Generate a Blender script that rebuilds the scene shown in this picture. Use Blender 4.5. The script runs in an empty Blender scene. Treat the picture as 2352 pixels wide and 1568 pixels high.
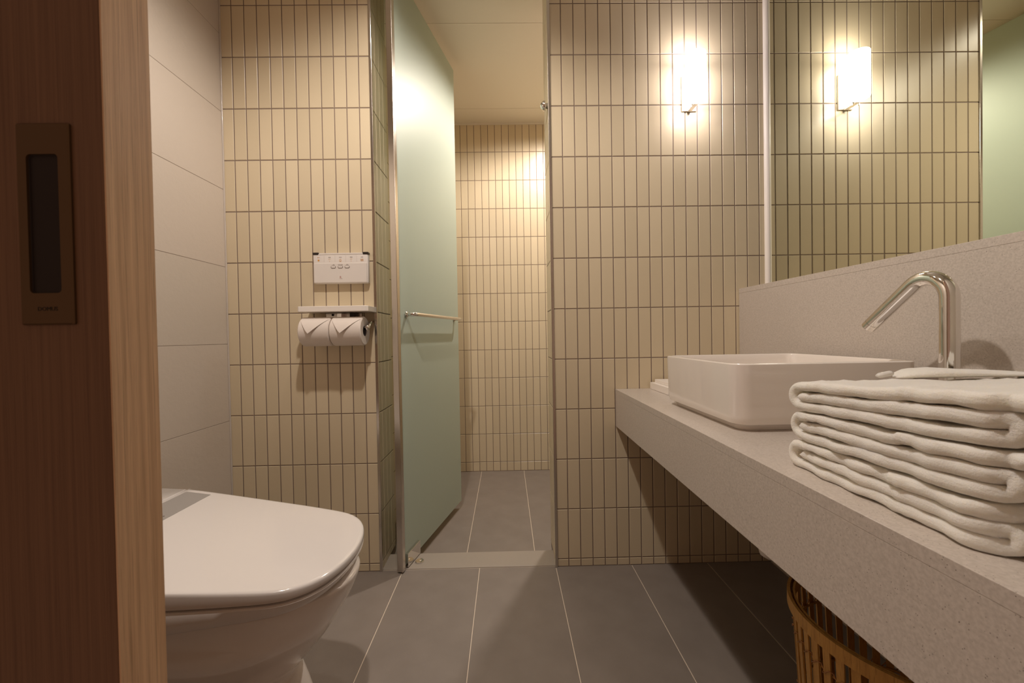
import bpy, bmesh, math, random
from mathutils import noise as mnoise
from mathutils import Vector, Matrix
random.seed(7)
S = bpy.context.scene
COL = S.collection
PI = math.pi

# ------------------------------------------------------------------ camera
HC = 0.962                                   # eye height, metres
ca, cb, cc = 0.01329, -0.01397, -0.01743     # pitch, yaw, roll
def _rot(a, b, c):
    Rx = Matrix(((1,0,0),(0,math.cos(a),-math.sin(a)),(0,math.sin(a),math.cos(a))))
    Ry = Matrix(((math.cos(b),0,math.sin(b)),(0,1,0),(-math.sin(b),0,math.cos(b))))
    Rz = Matrix(((math.cos(c),-math.sin(c),0),(math.sin(c),math.cos(c),0),(0,0,1)))
    return Rz @ Rx @ Ry
_R = _rot(ca, cb, cc)
def _w(v): return Vector((v[0], v[2], -v[1]))
_right, _up, _back = _w(_R[0]), -_w(_R[1]), -_w(_R[2])
cam_d = bpy.data.cameras.new('camera')
cam_d.lens = 14.0; cam_d.sensor_width = 36.0; cam_d.sensor_fit = 'HORIZONTAL'
cam_d.clip_start = 0.02; cam_d.clip_end = 50
cam_d.dof.use_dof = True; cam_d.dof.focus_distance = 1.45; cam_d.dof.aperture_fstop = 11.0
cam = bpy.data.objects.new('camera', cam_d); COL.objects.link(cam)
_M = Matrix((_right, _up, _back)).transposed().to_4x4()
_M.translation = Vector((0, 0, HC))
cam.matrix_world = _M
S.camera = cam

# ------------------------------------------------------------------ world, lights, exposure
WARM = (1.0, 0.885, 0.79)
w = bpy.data.worlds.new('world'); S.world = w; w.use_nodes = True
w.node_tree.nodes['Background'].inputs[0].default_value = (1.0, 0.56, 0.37, 1)
w.node_tree.nodes['Background'].inputs[1].default_value = 0.22
S.view_settings.view_transform = 'Standard'; S.view_settings.look = 'None'
S.view_settings.gamma = 1.0; S.view_settings.use_curve_mapping = False
S.view_settings.exposure = 0.12
S.cycles.use_denoising = True
S.cycles.max_bounces = 10; S.cycles.diffuse_bounces = 6; S.cycles.glossy_bounces = 6
S.cycles.transmission_bounces = 8; S.cycles.sample_clamp_indirect = 6.0
S.cycles.caustics_reflective = False; S.cycles.caustics_refractive = False
ZCEIL = 2.5265
SPOTS = [  # x, y, watt, full cone deg, blend
    (-0.27, 0.66, 60, 152, 0.50),
    (-0.32, 1.22, 10, 148, 0.50),
    (0.40, 2.30, 66, 168, 0.50)]
for (x, y, p, ang, bl) in SPOTS:
    l = bpy.data.lights.new('downlight_beam', 'SPOT'); l.energy = p; l.color = WARM
    l.spot_size = math.radians(ang); l.spot_blend = bl; l.shadow_soft_size = 0.03
    o = bpy.data.objects.new('downlight_beam', l); COL.objects.link(o); o.location = (x, y, ZCEIL - 0.03)

# ------------------------------------------------------------------ geometry constants
D = 1.6423            # tiled wall behind the toilet and vanity
XL, XM = -1.1365, 1.091   # left wall, mirror plane
XJL, XJR = -0.5350, 0.1945  # the two jambs of the shower opening
YP = D + 0.2035       # shower side of that wall
DS = 2.9469           # shower back wall
ZSH = -0.0365         # shower floor
W, H, G = 0.0508, 0.20778, 0.0036
ZA = 2.31766          # a tile joint height
ROWS = [ZA - H * k for k in range(-1, 12)]   # joint heights, top to bottom
ZCT, ZCB = 0.736, 0.582     # counter top / apron bottom
XBS = 0.968           # backsplash face
ZBS = 1.1422
YF = 0.30             # inner face of the front wall
def xfront(y): return 0.4473 - 0.0126 * (D - y)

# ------------------------------------------------------------------ materials
def new_mat(name):
    m = bpy.data.materials.new(name); m.use_nodes = True
    nt = m.node_tree
    return m, nt, nt.nodes['Principled BSDF']
def N(nt, t, **kw):
    n = nt.nodes.new(t)
    for k, v in kw.items():
        if k in n.inputs: n.inputs[k].default_value = v
        else: setattr(n, k, v)
    return n
def simple(name, col, rough=0.5, metal=0.0, spec=0.5, coat=0.0):
    m, nt, b = new_mat(name)
    b.inputs['Base Color'].default_value = (*col, 1); b.inputs['Roughness'].default_value = rough
    b.inputs['Metallic'].default_value = metal; b.inputs['Specular IOR Level'].default_value = spec
    b.inputs['Coat Weight'].default_value = coat; b.inputs['Coat Roughness'].default_value = 0.06
    return m
def ramp(nt, fac, stops):
    r = nt.nodes.new('ShaderNodeValToRGB'); cr = r.color_ramp
    while len(cr.elements) < len(stops): cr.elements.new(0.5)
    for e, (p, c) in zip(cr.elements, stops): e.position = p; e.color = (*c, 1)
    nt.links.new(fac, r.inputs[0]); return r.outputs[0]
def bump(nt, b, hgt, strength, dist):
    n = N(nt, 'ShaderNodeBump'); n.inputs['Strength'].default_value = strength; n.inputs['Distance'].default_value = dist
    nt.links.new(hgt, n.inputs['Height']); nt.links.new(n.outputs[0], b.inputs['Normal'])
def objco(nt): return nt.nodes.new('ShaderNodeTexCoord').outputs['Object']
def noise(nt, vec, scale, detail=4, rough=0.5):
    n = nt.nodes.new('ShaderNodeTexNoise'); n.inputs['Scale'].default_value = scale
    n.inputs['Detail'].default_value = detail; n.inputs['Roughness'].default_value = rough
    nt.links.new(vec, n.inputs['Vector']); return n.outputs['Fac']
def mapping(nt, vec, sc):
    n = nt.nodes.new('ShaderNodeMapping'); n.inputs['Scale'].default_value = sc
    nt.links.new(vec, n.inputs['Vector']); return n.outputs[0]

def mat_tile(name, c0, c1, rough):
    m, nt, b = new_mat(name)
    oi = nt.nodes.new('ShaderNodeObjectInfo')
    nt.links.new(ramp(nt, oi.outputs['Random'], [(0, c0), (1, c1)]), b.inputs['Base Color'])
    b.inputs['Roughness'].default_value = rough
    bump(nt, b, noise(nt, objco(nt), 60, 2), 0.08, 0.002)
    return m
M_TILE = mat_tile('glazed_beige_tile', (0.625, 0.535, 0.375), (0.68, 0.585, 0.415), 0.30)
M_GROUT = simple('grey_brown_grout', (0.23, 0.175, 0.145), 0.9)
def mat_panel():
    m, nt, b = new_mat('cream_stone_panel')
    oi = nt.nodes.new('ShaderNodeObjectInfo')
    nt.links.new(ramp(nt, oi.outputs['Random'], [(0, (0.59, 0.535, 0.465)), (1, (0.62, 0.555, 0.485))]), b.inputs['Base Color'])
    b.inputs['Roughness'].default_value = 0.42
    v = mapping(nt, objco(nt), (1, 1, 3.2))
    bump(nt, b, noise(nt, v, 38, 6, 0.65), 0.35, 0.003)
    return m
M_PANEL = mat_panel()
M_PAINT = simple('cream_wall_paint', (0.60, 0.54, 0.47), 0.6)
M_PANELJ = simple('panel_joint', (0.30, 0.25, 0.21), 0.9)
def mat_floor():
    m, nt, b = new_mat('grey_porcelain_floor_tile')
    oi = nt.nodes.new('ShaderNodeObjectInfo')
    n1 = noise(nt, objco(nt), 9, 5)
    c = ramp(nt, n1, [(0.3, (0.220, 0.190, 0.167)), (0.7, (0.255, 0.222, 0.196))])
    nt.links.new(c, b.inputs['Base Color'])
    b.inputs['Roughness'].default_value = 0.46
    bump(nt, b, noise(nt, objco(nt), 420, 3), 0.12, 0.001)
    return m
M_FLOOR = mat_floor()
M_FGROUT = simple('pale_floor_grout', (0.66, 0.575, 0.475), 0.9)
M_SILL = simple('beige_stone_sill', (0.36, 0.32, 0.275), 0.4)
M_CEIL = simple('cream_ceiling_panel', (0.74, 0.70, 0.61), 0.55)
M_CEILJ = simple('ceiling_joint', (0.30, 0.24, 0.17), 0.9)
def mat_quartz():
    m, nt, b = new_mat('speckled_quartz')
    co = objco(nt)
    v = nt.nodes.new('ShaderNodeTexVoronoi'); v.inputs['Scale'].default_value = 270; nt.links.new(co, v.inputs['Vector'])
    sp = ramp(nt, v.outputs['Distance'], [(0.10, (1, 1, 1)), (0.20, (0, 0, 0))])
    pick = ramp(nt, noise(nt, co, 90, 2), [(0.49, (0, 0, 0)), (0.56, (1, 1, 1))])
    mul = N(nt, 'ShaderNodeMath', operation='MULTIPLY'); nt.links.new(sp, mul.inputs[0]); nt.links.new(pick, mul.inputs[1])
    base = ramp(nt, noise(nt, co, 260, 3), [(0.35, (0.515, 0.465, 0.418)), (0.65, (0.61, 0.555, 0.503))])
    mx = N(nt, 'ShaderNodeMix', data_type='RGBA'); nt.links.new(mul.outputs[0], mx.inputs[0])
    nt.links.new(base, mx.inputs[6]); mx.inputs[7].default_value = (0.16, 0.13, 0.11, 1)
    nt.links.new(mx.outputs[2], b.inputs['Base Color']); b.inputs['Roughness'].default_value = 0.28
    return m
M_QUARTZ = mat_quartz()
M_CERAMIC = simple('white_ceramic', (0.84, 0.79, 0.74), 0.08, coat=0.6)
M_TOILET = simple('white_toilet_plastic', (0.70, 0.675, 0.655), 0.12, coat=0.4)
M_WHITEPL = simple('white_plastic', (0.74, 0.70, 0.66), 0.3)
M_CHROME = simple('polished_chrome', (0.82, 0.80, 0.77), 0.06, 1.0)
M_BRUSHED = simple('satin_steel', (0.62, 0.58, 0.53), 0.22, 1.0)
M_SATIN = simple('pale_satin_metal', (0.80, 0.76, 0.71), 0.40, 0.6)
M_SILVER = simple('silver_grey_panel', (0.40, 0.385, 0.37), 0.35, 0.3)
M_BLACK = simple('black_plastic', (0.02, 0.013, 0.01), 0.4)
M_PAPER = simple('toilet_paper', (0.78, 0.72, 0.665), 0.95, spec=0.1)
M_WHITE = simple('white_paint', (0.90, 0.855, 0.80), 0.4)
M_INK = simple('grey_print', (0.16, 0.12, 0.10), 0.8)
M_ORANGE = simple('orange_print', (0.62, 0.30, 0.06), 0.8)
M_RED = simple('red_brown_print', (0.36, 0.09, 0.07), 0.8)
M_BRONZE = simple('dark_bronze', (0.13, 0.085, 0.042), 0.42, 0.6)
M_DARK = simple('dark_recess', (0.01, 0.006, 0.005), 0.6)
M_SILICONE = simple('silicone_bead', (0.55, 0.50, 0.45), 0.15)
def mat_towel():
    m, nt, b = new_mat('white_terry')
    b.inputs['Base Color'].default_value = (0.98, 0.935, 0.845, 1); b.inputs['Roughness'].default_value = 1.0
    b.inputs['Specular IOR Level'].default_value = 0.1
    b.inputs['Subsurface Weight'].default_value = 0.7; b.inputs['Subsurface Radius'].default_value = (1.0, 0.9, 0.75); b.inputs['Subsurface Scale'].default_value = 0.010
    b.inputs['Sheen Weight'].default_value = 0.5; b.inputs['Sheen Roughness'].default_value = 0.5
    co = objco(nt)
    a = N(nt, 'ShaderNodeMath', operation='ADD')
    nt.links.new(noise(nt, co, 520, 3, 0.7), a.inputs[0]); nt.links.new(noise(nt, mapping(nt, co, (1, .35, 1.6)), 170, 3), a.inputs[1])
    bump(nt, b, a.outputs[0], 0.6, 0.004)
    return m
M_TOWEL = mat_towel()
def mat_wood(name, c0, c1, rough, axis_scale):
    m, nt, b = new_mat(name)
    co = mapping(nt, objco(nt), axis_scale)
    g = noise(nt, co, 9, 8, 0.62)
    col = ramp(nt, g, [(0.30, c0), (0.48, tuple((a + q) / 2 for a, q in zip(c0, c1))), (0.70, c1)])
    fine = ramp(nt, noise(nt, mapping(nt, co, (3.2, 3.2, 1.3)), 16, 4, 0.7), [(0.34, (0.55, 0.5, 0.45)), (0.46, (1, 1, 1))])
    mx = N(nt, 'ShaderNodeMix', data_type='RGBA', blend_type='MULTIPLY'); mx.inputs[0].default_value = 0.75
    nt.links.new(col, mx.inputs[6]); nt.links.new(fine, mx.inputs[7])
    nt.links.new(mx.outputs[2], b.inputs['Base Color']); b.inputs['Roughness'].default_value = rough
    bump(nt, b, g, 0.15, 0.001)
    return m
M_OAK = mat_wood('shaded_oak_veneer', (0.145, 0.080, 0.042), (0.22, 0.13, 0.072), 0.45, (30, 30, 0.35))  # shade on the door face is put into this darker oak
M_OAKEDGE = mat_wood('lit_oak_edge', (0.60, 0.42, 0.25), (0.88, 0.67, 0.44), 0.45, (26, 26, 0.5))  # lit copy of the door oak, light on the edge put into its colour
M_BAMBOO = mat_wood('bamboo_strip', (0.46, 0.24, 0.055), (0.62, 0.35, 0.09), 0.40, (9, 9, 1.2))
M_WIRE = simple('copper_lacing_wire', (0.50, 0.25, 0.11), 0.35, 0.7)
def mat_frosted():
    m, nt, b = new_mat('frosted_green_glass')
    out = nt.nodes['Material Output']; nt.nodes.remove(b)
    d = N(nt, 'ShaderNodeBsdfDiffuse'); d.inputs['Color'].default_value = (0.74, 0.85, 0.75, 1)
    t = N(nt, 'ShaderNodeBsdfTranslucent'); t.inputs['Color'].default_value = (0.74, 0.85, 0.74, 1)
    g = N(nt, 'ShaderNodeBsdfGlossy'); g.inputs['Roughness'].default_value = 0.42; g.inputs['Color'].default_value = (0.9, 0.92, 0.88, 1)
    m1 = N(nt, 'ShaderNodeMixShader'); m1.inputs[0].default_value = 0.50
    nt.links.new(d.outputs[0], m1.inputs[1]); nt.links.new(t.outputs[0], m1.inputs[2])
    fr = N(nt, 'ShaderNodeFresnel'); fr.inputs['IOR'].default_value = 1.3
    m2 = N(nt, 'ShaderNodeMixShader'); nt.links.new(fr.outputs[0], m2.inputs[0])
    nt.links.new(m1.outputs[0], m2.inputs[1]); nt.links.new(g.outputs[0], m2.inputs[2])
    nt.links.new(m2.outputs[0], out.inputs['Surface']); return m
M_FROST = mat_frosted()
def mat_emit(name, col, s):
    m = bpy.data.materials.new(name); m.use_nodes = True; nt = m.node_tree
    nt.nodes.remove(nt.nodes['Principled BSDF'])
    e = N(nt, 'ShaderNodeEmission'); e.inputs['Color'].default_value = (*col, 1); e.inputs['Strength'].default_value = s
    nt.links.new(e.outputs[0], nt.nodes['Material Output'].inputs['Surface']); return m
M_LAMP = mat_emit('lit_opal_glass', (1.0, 0.895, 0.885), 15.0)
M_LAMPEND = mat_emit('lit_lamp_opening', (1.0, 0.895, 0.885), 66.0)
M_LENS = mat_emit('lit_downlight_lens', (1.0, 0.86, 0.72), 6.0)
M_MIRROR = simple('mirror_silver', (0.80, 0.82, 0.69), 0.0, 1.0)
def mat_clear():
    m, nt, b = new_mat('clear_plastic')
    b.inputs['Base Color'].default_value = (0.9, 0.88, 0.84, 1); b.inputs['Roughness'].default_value = 0.15
    b.inputs['Transmission Weight'].default_value = 0.25; b.inputs['IOR'].default_value = 1.3
    return m
M_CLEAR = mat_clear()

# ------------------------------------------------------------------ helpers
def link(name, me, parent=None, mats=()):
    for m in mats: me.materials.append(m)
    o = bpy.data.objects.new(name, me); COL.objects.link(o)
    if parent is not None: o.parent = parent
    return o
def obj(name, bm, mat, parent=None, smooth=False):
    bmesh.ops.recalc_face_normals(bm, faces=bm.faces)
    me = bpy.data.meshes.new(name); bm.to_mesh(me); bm.free()
    if smooth:
        me.polygons.foreach_set('use_smooth', [True] * len(me.polygons))
    o = link(name, me, parent, (mat,))
    if smooth == 'auto':
        sharpen(me, 35)
    return o
def sharpen(me, deg):
    bm = bmesh.new(); bm.from_mesh(me)
    for e in bm.edges:
        if len(e.link_faces) == 2 and e.calc_face_angle(0) > math.radians(deg): e.smooth = False
    bm.to_mesh(me); bm.free()
def tag(o, label, cat, group=None, kind=None):
    o['label'] = label; o['category'] = cat
    if group: o['group'] = group
    if kind: o['kind'] = kind
    return o
def thing(name, label, cat, loc=(0, 0, 0), rotz=0.0, group=None, kind=None):
    o = bpy.data.objects.new(name, None); COL.objects.link(o)
    o.location = loc; o.rotation_euler = (0, 0, rotz); o.empty_display_size = 0.05
    return tag(o, label, cat, group, kind)
def box(bm, x0, x1, y0, y1, z0, z1, bev=0.0, seg=2):
    vs = [bm.verts.new((x, y, z)) for x in (x0, x1) for y in (y0, y1) for z in (z0, z1)]
    fs = [bm.faces.new([vs[i] for i in q]) for q in ((0,1,3,2),(4,6,7,5),(0,4,5,1),(2,3,7,6),(0,2,6,4),(1,5,7,3))]
    if bev > 0:
        es = list({e for f in fs for e in f.edges})
        bmesh.ops.bevel(bm, geom=es, offset=bev, segments=seg, profile=0.5, affect='EDGES', clamp_overlap=True)
    return bm
def boxo(name, b, mat, parent=None, bev=0.0, seg=2, smooth=False):
    return obj(name, box(bmesh.new(), *b, bev, seg), mat, parent, smooth)
def loft(bm, rings, cap0=True, cap1=True, closed=True):
    R = [[bm.verts.new(p) for p in r] for r in rings]
    n = len(R[0])
    for a, b in zip(R, R[1:]):
        for i in range(n if closed else n - 1):
            j = (i + 1) % n
            bm.faces.new((a[i], a[j], b[j], b[i]))
    if cap0: bm.faces.new(list(reversed(R[0])))
    if cap1: bm.faces.new(R[-1])
    return R
def frame_axes(t, hint=Vector((0, 0, 1))):
    t = t.normalized()
    if abs(t.dot(hint)) > 0.95: hint = Vector((1, 0, 0))
    a = t.cross(hint).normalized(); return a, a.cross(t).normalized()
def tube(bm, pts, r, n=14, caps=True):
    pts = [Vector(p) for p in pts]
    rs = r if isinstance(r, (list, tuple)) else [r] * len(pts)
    rings = []; a = None
    for i, p in enumerate(pts):
        t = (pts[min(i + 1, len(pts) - 1)] - pts[max(i - 1, 0)]).normalized()
        if a is None: a, b = frame_axes(t)
        else:
            a = (a - t * a.dot(t)).normalized(); b = a.cross(t).normalized()
        rings.append([p + (a * math.cos(q) + b * math.sin(q)) * rs[i] for q in [2 * PI * k / n for k in range(n)]])
    loft(bm, rings, caps, caps); return bm
def lathe(bm, prof, c=(0, 0, 0), axis='Z', n=28, cap0=True, cap1=True):
    rings = []
    for r, h in prof:
        ring = []
        for k in range(n):
            a = 2 * PI * k / n; u, v = r * math.cos(a), r * math.sin(a)
            p = {'Z': (u, v, h), 'X': (h, u, v), 'Y': (u, h, v)}[axis]
            ring.append((p[0] + c[0], p[1] + c[1], p[2] + c[2]))
        rings.append(ring)
    loft(bm, rings, cap0, cap1); return bm
def rrect(cx, cy, hx, hy, r, z, n=6):
    out = []
    for qx, qy, a0 in ((1, 1, 0), (-1, 1, 90), (-1, -1, 180), (1, -1, 270)):
        for k in range(n + 1):
            a = math.radians(a0 + 90 * k / n)
            out.append((cx + qx * (hx - r) + r * math.cos(a), cy + qy * (hy - r) + r * math.sin(a), z))
    return out
def prism(bm, poly, z0, z1, bev=0.0):
    r = loft(bm, [[(x, y, z0) for x, y in poly], [(x, y, z1) for x, y in poly]])
    if bev: bmesh.ops.bevel(bm, geom=list(bm.edges), offset=bev, segments=2, profile=0.5, affect='EDGES', clamp_overlap=True)
    return bm
def crom(pts, n=6, closed=False):
    out = []; m = len(pts)
    for i in range(m if closed else m - 1):
        P = [pts[(i + k) % m] if closed else pts[min(max(i + k, 0), m - 1)] for k in (-1, 0, 1, 2)]
        for s in range(n):
            t = s / n
            out.append(tuple(0.5 * ((2 * b) + (c - a) * t + (2 * a - 5 * b + 4 * c - d) * t * t + (3 * b - a - 3 * c + d) * t ** 3) for a, b, c, d in zip(*P)))
    if not closed: out.append(tuple(pts[-1]))
    return out
_tile_cache = {}
def tile_mesh(w_, h_, t, mat, bev=0.0013):
    k = (round(w_, 4), round(h_, 4), t, mat.name)
    if k not in _tile_cache:
        bm = bmesh.new()
        a, b = w_ / 2, h_ / 2
        rings = [[(x * a, y * b, -t) for x, y in ((-1,-1),(1,-1),(1,1),(-1,1))],
                 [(x * a, y * b, -bev) for x, y in ((-1,-1),(1,-1),(1,1),(-1,1))],
                 [(x * (a - bev), y * (b - bev), 0) for x, y in ((-1,-1),(1,-1),(1,1),(-1,1))]]
        loft(bm, rings, False, True)
        bmesh.ops.recalc_face_normals(bm, faces=bm.faces)
        me = bpy.data.meshes.new('tile'); bm.to_mesh(me); bm.free(); me.materials.append(mat)
        if me.polygons[-1].normal.z < 0: me.flip_normals()
        _tile_cache[k] = me
    return _tile_cache[k]
def tiles(parent, us, vs, P0, U, V, mat, g=G, t=0.006, name='tile', jit=0.0022, keep=None, bev=0.0013):
    """one object per piece; us/vs are joint positions along U and V measured from P0"""
    U, V = Vector(U), Vector(V); Nn = U.cross(V); P0 = Vector(P0)
    base = Matrix((U, V, Nn)).transposed()
    for i in range(len(us) - 1):
        for j in range(len(vs) - 1):
            u0, u1 = sorted((us[i], us[i + 1])); v0, v1 = sorted((vs[j], vs[j + 1]))
            if u1 - u0 < 0.010 or v1 - v0 < 0.008: continue
            if keep and not keep((u0 + u1) / 2, (v0 + v1) / 2): continue
            o = bpy.data.objects.new(name, tile_mesh(u1 - u0 - g, v1 - v0 - g, t, mat, bev)); COL.objects.link(o)
            o.parent = parent
            rot = base @ Matrix.Rotation(random.uniform(-jit, jit), 3, 'X') @ Matrix.Rotation(random.uniform(-jit, jit), 3, 'Y')
            mw = rot.to_4x4(); mw.translation = P0 + U * (u0 + u1) / 2 + V * (v0 + v1) / 2
            o.matrix_local = mw
def tiles_joined(name, parent, us, vs, P0, U, V, mat, g=G, t=0.005, bev=0.0013):
    U, V = Vector(U), Vector(V); Nn = U.cross(V); P0 = Vector(P0); bm = bmesh.new()
    for i in range(len(us) - 1):
        for j in range(len(vs) - 1):
            u0, u1 = sorted((us[i], us[i + 1])); v0, v1 = sorted((vs[j], vs[j + 1]))
            if u1 - u0 < 0.010 or v1 - v0 < 0.008: continue
            a, b, c, d = u0 + g / 2, u1 - g / 2, v0 + g / 2, v1 - g / 2
            R = [[P0 + U * x + V * y - Nn * z for x, y in ((a + e, c + e), (b - e, c + e), (b - e, d - e), (a + e, d - e))] for z, e in ((t, 0), (bev, 0), (0, bev))]
            loft(bm, R, False, True)
    o = obj(name, bm, mat, parent); o['kind'] = 'stuff'; return o
def edges(lo, hi, j0, pitch):
    """joint positions between lo and hi, with the field's own joints at j0 + k*pitch"""
    out = [lo]; k = math.ceil((lo - j0) / pitch + 0.15)
    while j0 + k * pitch < hi - 0.15 * pitch:
        out.append(j0 + k * pitch); k += 1
    return out + [hi]

# ------------------------------------------------------------------ setting: floor, ceiling, walls
YB = -0.10
floor = tag(boxo('floor', (XL - .1, XM + .1, YB, D + 0.01, -0.06, -0.0015), M_FGROUT), 'grey porcelain plank floor with pale grout lines', 'floor', kind='structure')
fx = [XL] + [-0.4455 + 0.3175 * k for k in range(-2, 6)]
fx = [x for x in fx if x < XM] ; fx = sorted(set([XL] + [x for x in fx if x > XL + .03])) + [XM]
tiles(floor, fx, [YB, 0.44, D + 0.006], (0, 0, 0), (1, 0, 0), (0, 1, 0), M_FLOOR, g=0.0032, t=0.008, jit=0.0004, name='floor_tile', bev=0.0008)
sill = tag(boxo('trim_1', (XJL, XJR, D + 0.0075, 1.768, -0.055, 0.002), M_SILL, bev=0.0015), 'beige stone threshold under the frosted glass door', 'threshold', kind='structure')
XSL, XSR = -0.62, 1.05
sfloor = tag(boxo('floor_shower', (XSL - .08, XSR + .08, 1.768, DS + .05, -0.10, ZSH - 0.0015), M_FGROUT), 'grey plank floor of the shower beyond the threshold', 'floor', kind='structure')
sx = [XSL] + [-0.1995 + 0.3135 * k for k in range(-1, 4)] + [XSR]
tiles(sfloor, sx, [1.769, DS], (0, 0, ZSH), (1, 0, 0), (0, 1, 0), M_FLOOR, g=0.0032, t=0.008, jit=0.0003, name='floor_tile', bev=0.0008)
ceil = tag(boxo('ceiling', (XL - .1, XM + .1, 0.2, DS + 0.1, ZCEIL + 0.0015, ZCEIL + 0.08), M_CEILJ), 'cream panelled ceiling with thin joints', 'ceiling', kind='structure')
cy = [0.2, 0.519, 1.265, 2.011, 2.757, DS + 0.1]
for k in range(len(cy) - 1):
    boxo('ceiling_panel', (XL - .1, XM + .1, cy[k] + .001, cy[k + 1] - .001, ZCEIL, ZCEIL + 0.0025), M_CEIL, ceil)

def zrows(bottom): return [z for z in ROWS if z > bottom + .012] + [bottom]
RB = zrows(0.0); RS = zrows(ZSH)
# wall with the toilet roll holder
wl = tag(boxo('wall_back_left', (XL - .1, XJL + .0016, D + 0.0016, YP, -0.02, ZCEIL), M_GROUT), 'wall of upright beige tiles beside the toilet', 'wall', kind='structure')
ux = edges(XL, XJL, -1.09027, W)
tiles(wl, ux, RB, (0, D, 0), (1, 0, 0), (0, 0, 1), M_TILE)
uy = edges(D, YP, D + 0.0508, W)
wl_j = obj('jamb', box(bmesh.new(), XJL - .02, XJL + .0015, D + .004, YP - 0.0005, -0.015, ZCEIL - 0.001), M_GROUT, wl)
tiles(wl, uy, RB, (XJL + .003, 0, 0), (0, 1, 0), (0, 0, 1), M_TILE)
# wall behind the vanity
wr = tag(boxo('wall_back_right', (XJR - .0016, XM + .1, D + 0.0016, YP, -0.02, ZCEIL), M_GROUT), 'wall of upright beige tiles carrying the wall lamp', 'wall', kind='structure')
ux = edges(XJR, XM, 0.2443, W)
tiles(wr, ux, RB, (0, D, 0), (1, 0, 0), (0, 0, 1), M_TILE)
tiles(wr, [-v for v in uy], RB, (XJR - .003, 0, 0), (0, -1, 0), (0, 0, 1), M_TILE)
# shower back wall
ws = tag(boxo('wall_shower_back', (XSL - .08, XSR + .08, DS + .0016, DS + .1, -0.08, ZCEIL), M_GROUT), 'upright beige tiles on the back wall of the shower', 'wall', kind='structure')
ux = edges(-0.37 + 0.0040, 0.29418, -0.31519, W)
ux[0] = -0.36599
ux[-1] = -0.31519 + W * 12
tiles(ws, ux, RS, (0, DS, 0), (1, 0, 0), (0, 0, 1), M_TILE)
tiles_joined('tile_field', ws, edges(XSL, -0.36599, -0.31519, W), RS, (0, DS, 0), (1, 0, 0), (0, 0, 1), M_TILE)
tiles_joined('tile_field', ws, edges(ux[-1], XSR, -0.31519, W), RS, (0, DS, 0), (1, 0, 0), (0, 0, 1), M_TILE)
boxo('cornice_strip', (XSL, XSR, DS - 0.006, DS, ZCEIL - 0.012, ZCEIL), M_CEIL, ws)
wsl = tag(boxo('wall_shower_left', (XSL - .08, XSL - .0016, YP, DS + .0016, -0.08, ZCEIL), M_GROUT), 'tiled left side wall inside the shower', 'wall', kind='structure')
yj = edges(YP, DS, DS, W)
tiles_joined('tile_field', wsl, yj, RS, (XSL, 0, 0), (0, 1, 0), (0, 0, 1), M_TILE)
wsr = tag(boxo('wall_shower_right', (XSR + .0016, XSR + .08, YP, DS + .0016, -0.08, ZCEIL), M_GROUT), 'tiled right side wall inside the shower', 'wall', kind='structure')
tiles_joined('tile_field', wsr, [-y for y in yj], RS, (XSR, 0, 0), (0, -1, 0), (0, 0, 1), M_TILE)
# left wall of large cream panels
wlf = tag(boxo('wall_left', (XL - .1, XL - .0008, YB, D + 0.0016, -0.02, ZCEIL), M_PANELJ), 'cream textured wall of wide horizontal panels by the toilet', 'wall', kind='structure')
pr = [0.0] + [0.0087 + 0.31355 * k for k in range(1, 9)] ; pr[-1] = ZCEIL
tiles(wlf, [0.30, 0.45, 1.05, D], pr, (XL, 0, 0), (0, 1, 0), (0, 0, 1), M_PANEL, g=0.0016, t=0.006, jit=0.0006, name='wall_panel', bev=0.0006)
# right wall
wrt = tag(boxo('wall_right', (XM + .004, XM + .1, 0.2, D + .0016, -0.02, ZCEIL), M_PAINT), 'cream wall behind the mirror and vanity', 'wall', kind='structure')
# front wall with the doorway the picture is taken through
wf = tag(boxo('wall_front_right', (0.425, XM + .1, 0.20, YF, -0.02, ZCEIL), M_PAINT), 'cream wall at the near end of the vanity', 'wall', kind='structure')
wf2 = tag(boxo('wall_front_left', (XL - .1, -0.55, 0.20, YF, -0.02, ZCEIL), M_PAINT), 'cream wall the wooden door slides along', 'wall', kind='structure')
boxo('lintel', (-0.55, 0.425, 0.20, YF, 2.30, ZCEIL), M_PAINT, wf2)
# metal tile trims and silicone beads
def trim(name, b, mat, label):
    return tag(boxo(name, b, mat, bev=0.001), label, 'trim', kind='structure')
trim('trim_2', (XJL - .004, XJL + .007, D - .004, D + .006, 0.0, ZCEIL), M_BRUSHED, 'steel corner trim beside the toilet roll holder')
trim('trim_3', (XJR - .007, XJR + .004, D - .004, D + .006, 0.0, ZCEIL), M_BRUSHED, 'steel corner trim on the vanity side of the shower opening')
bm = bmesh.new(); tube(bm, [(XL + .002, D - .002, 0.01 + 0.05 * k) for k in range(51)], [0.0035 + 0.0006 * math.sin(k * 2.3) for k in range(51)], 8)
tag(obj('trim_4', bm, M_SILICONE, smooth=True), 'silicone bead where cream panels meet beige tiles', 'trim', kind='structure')

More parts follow.
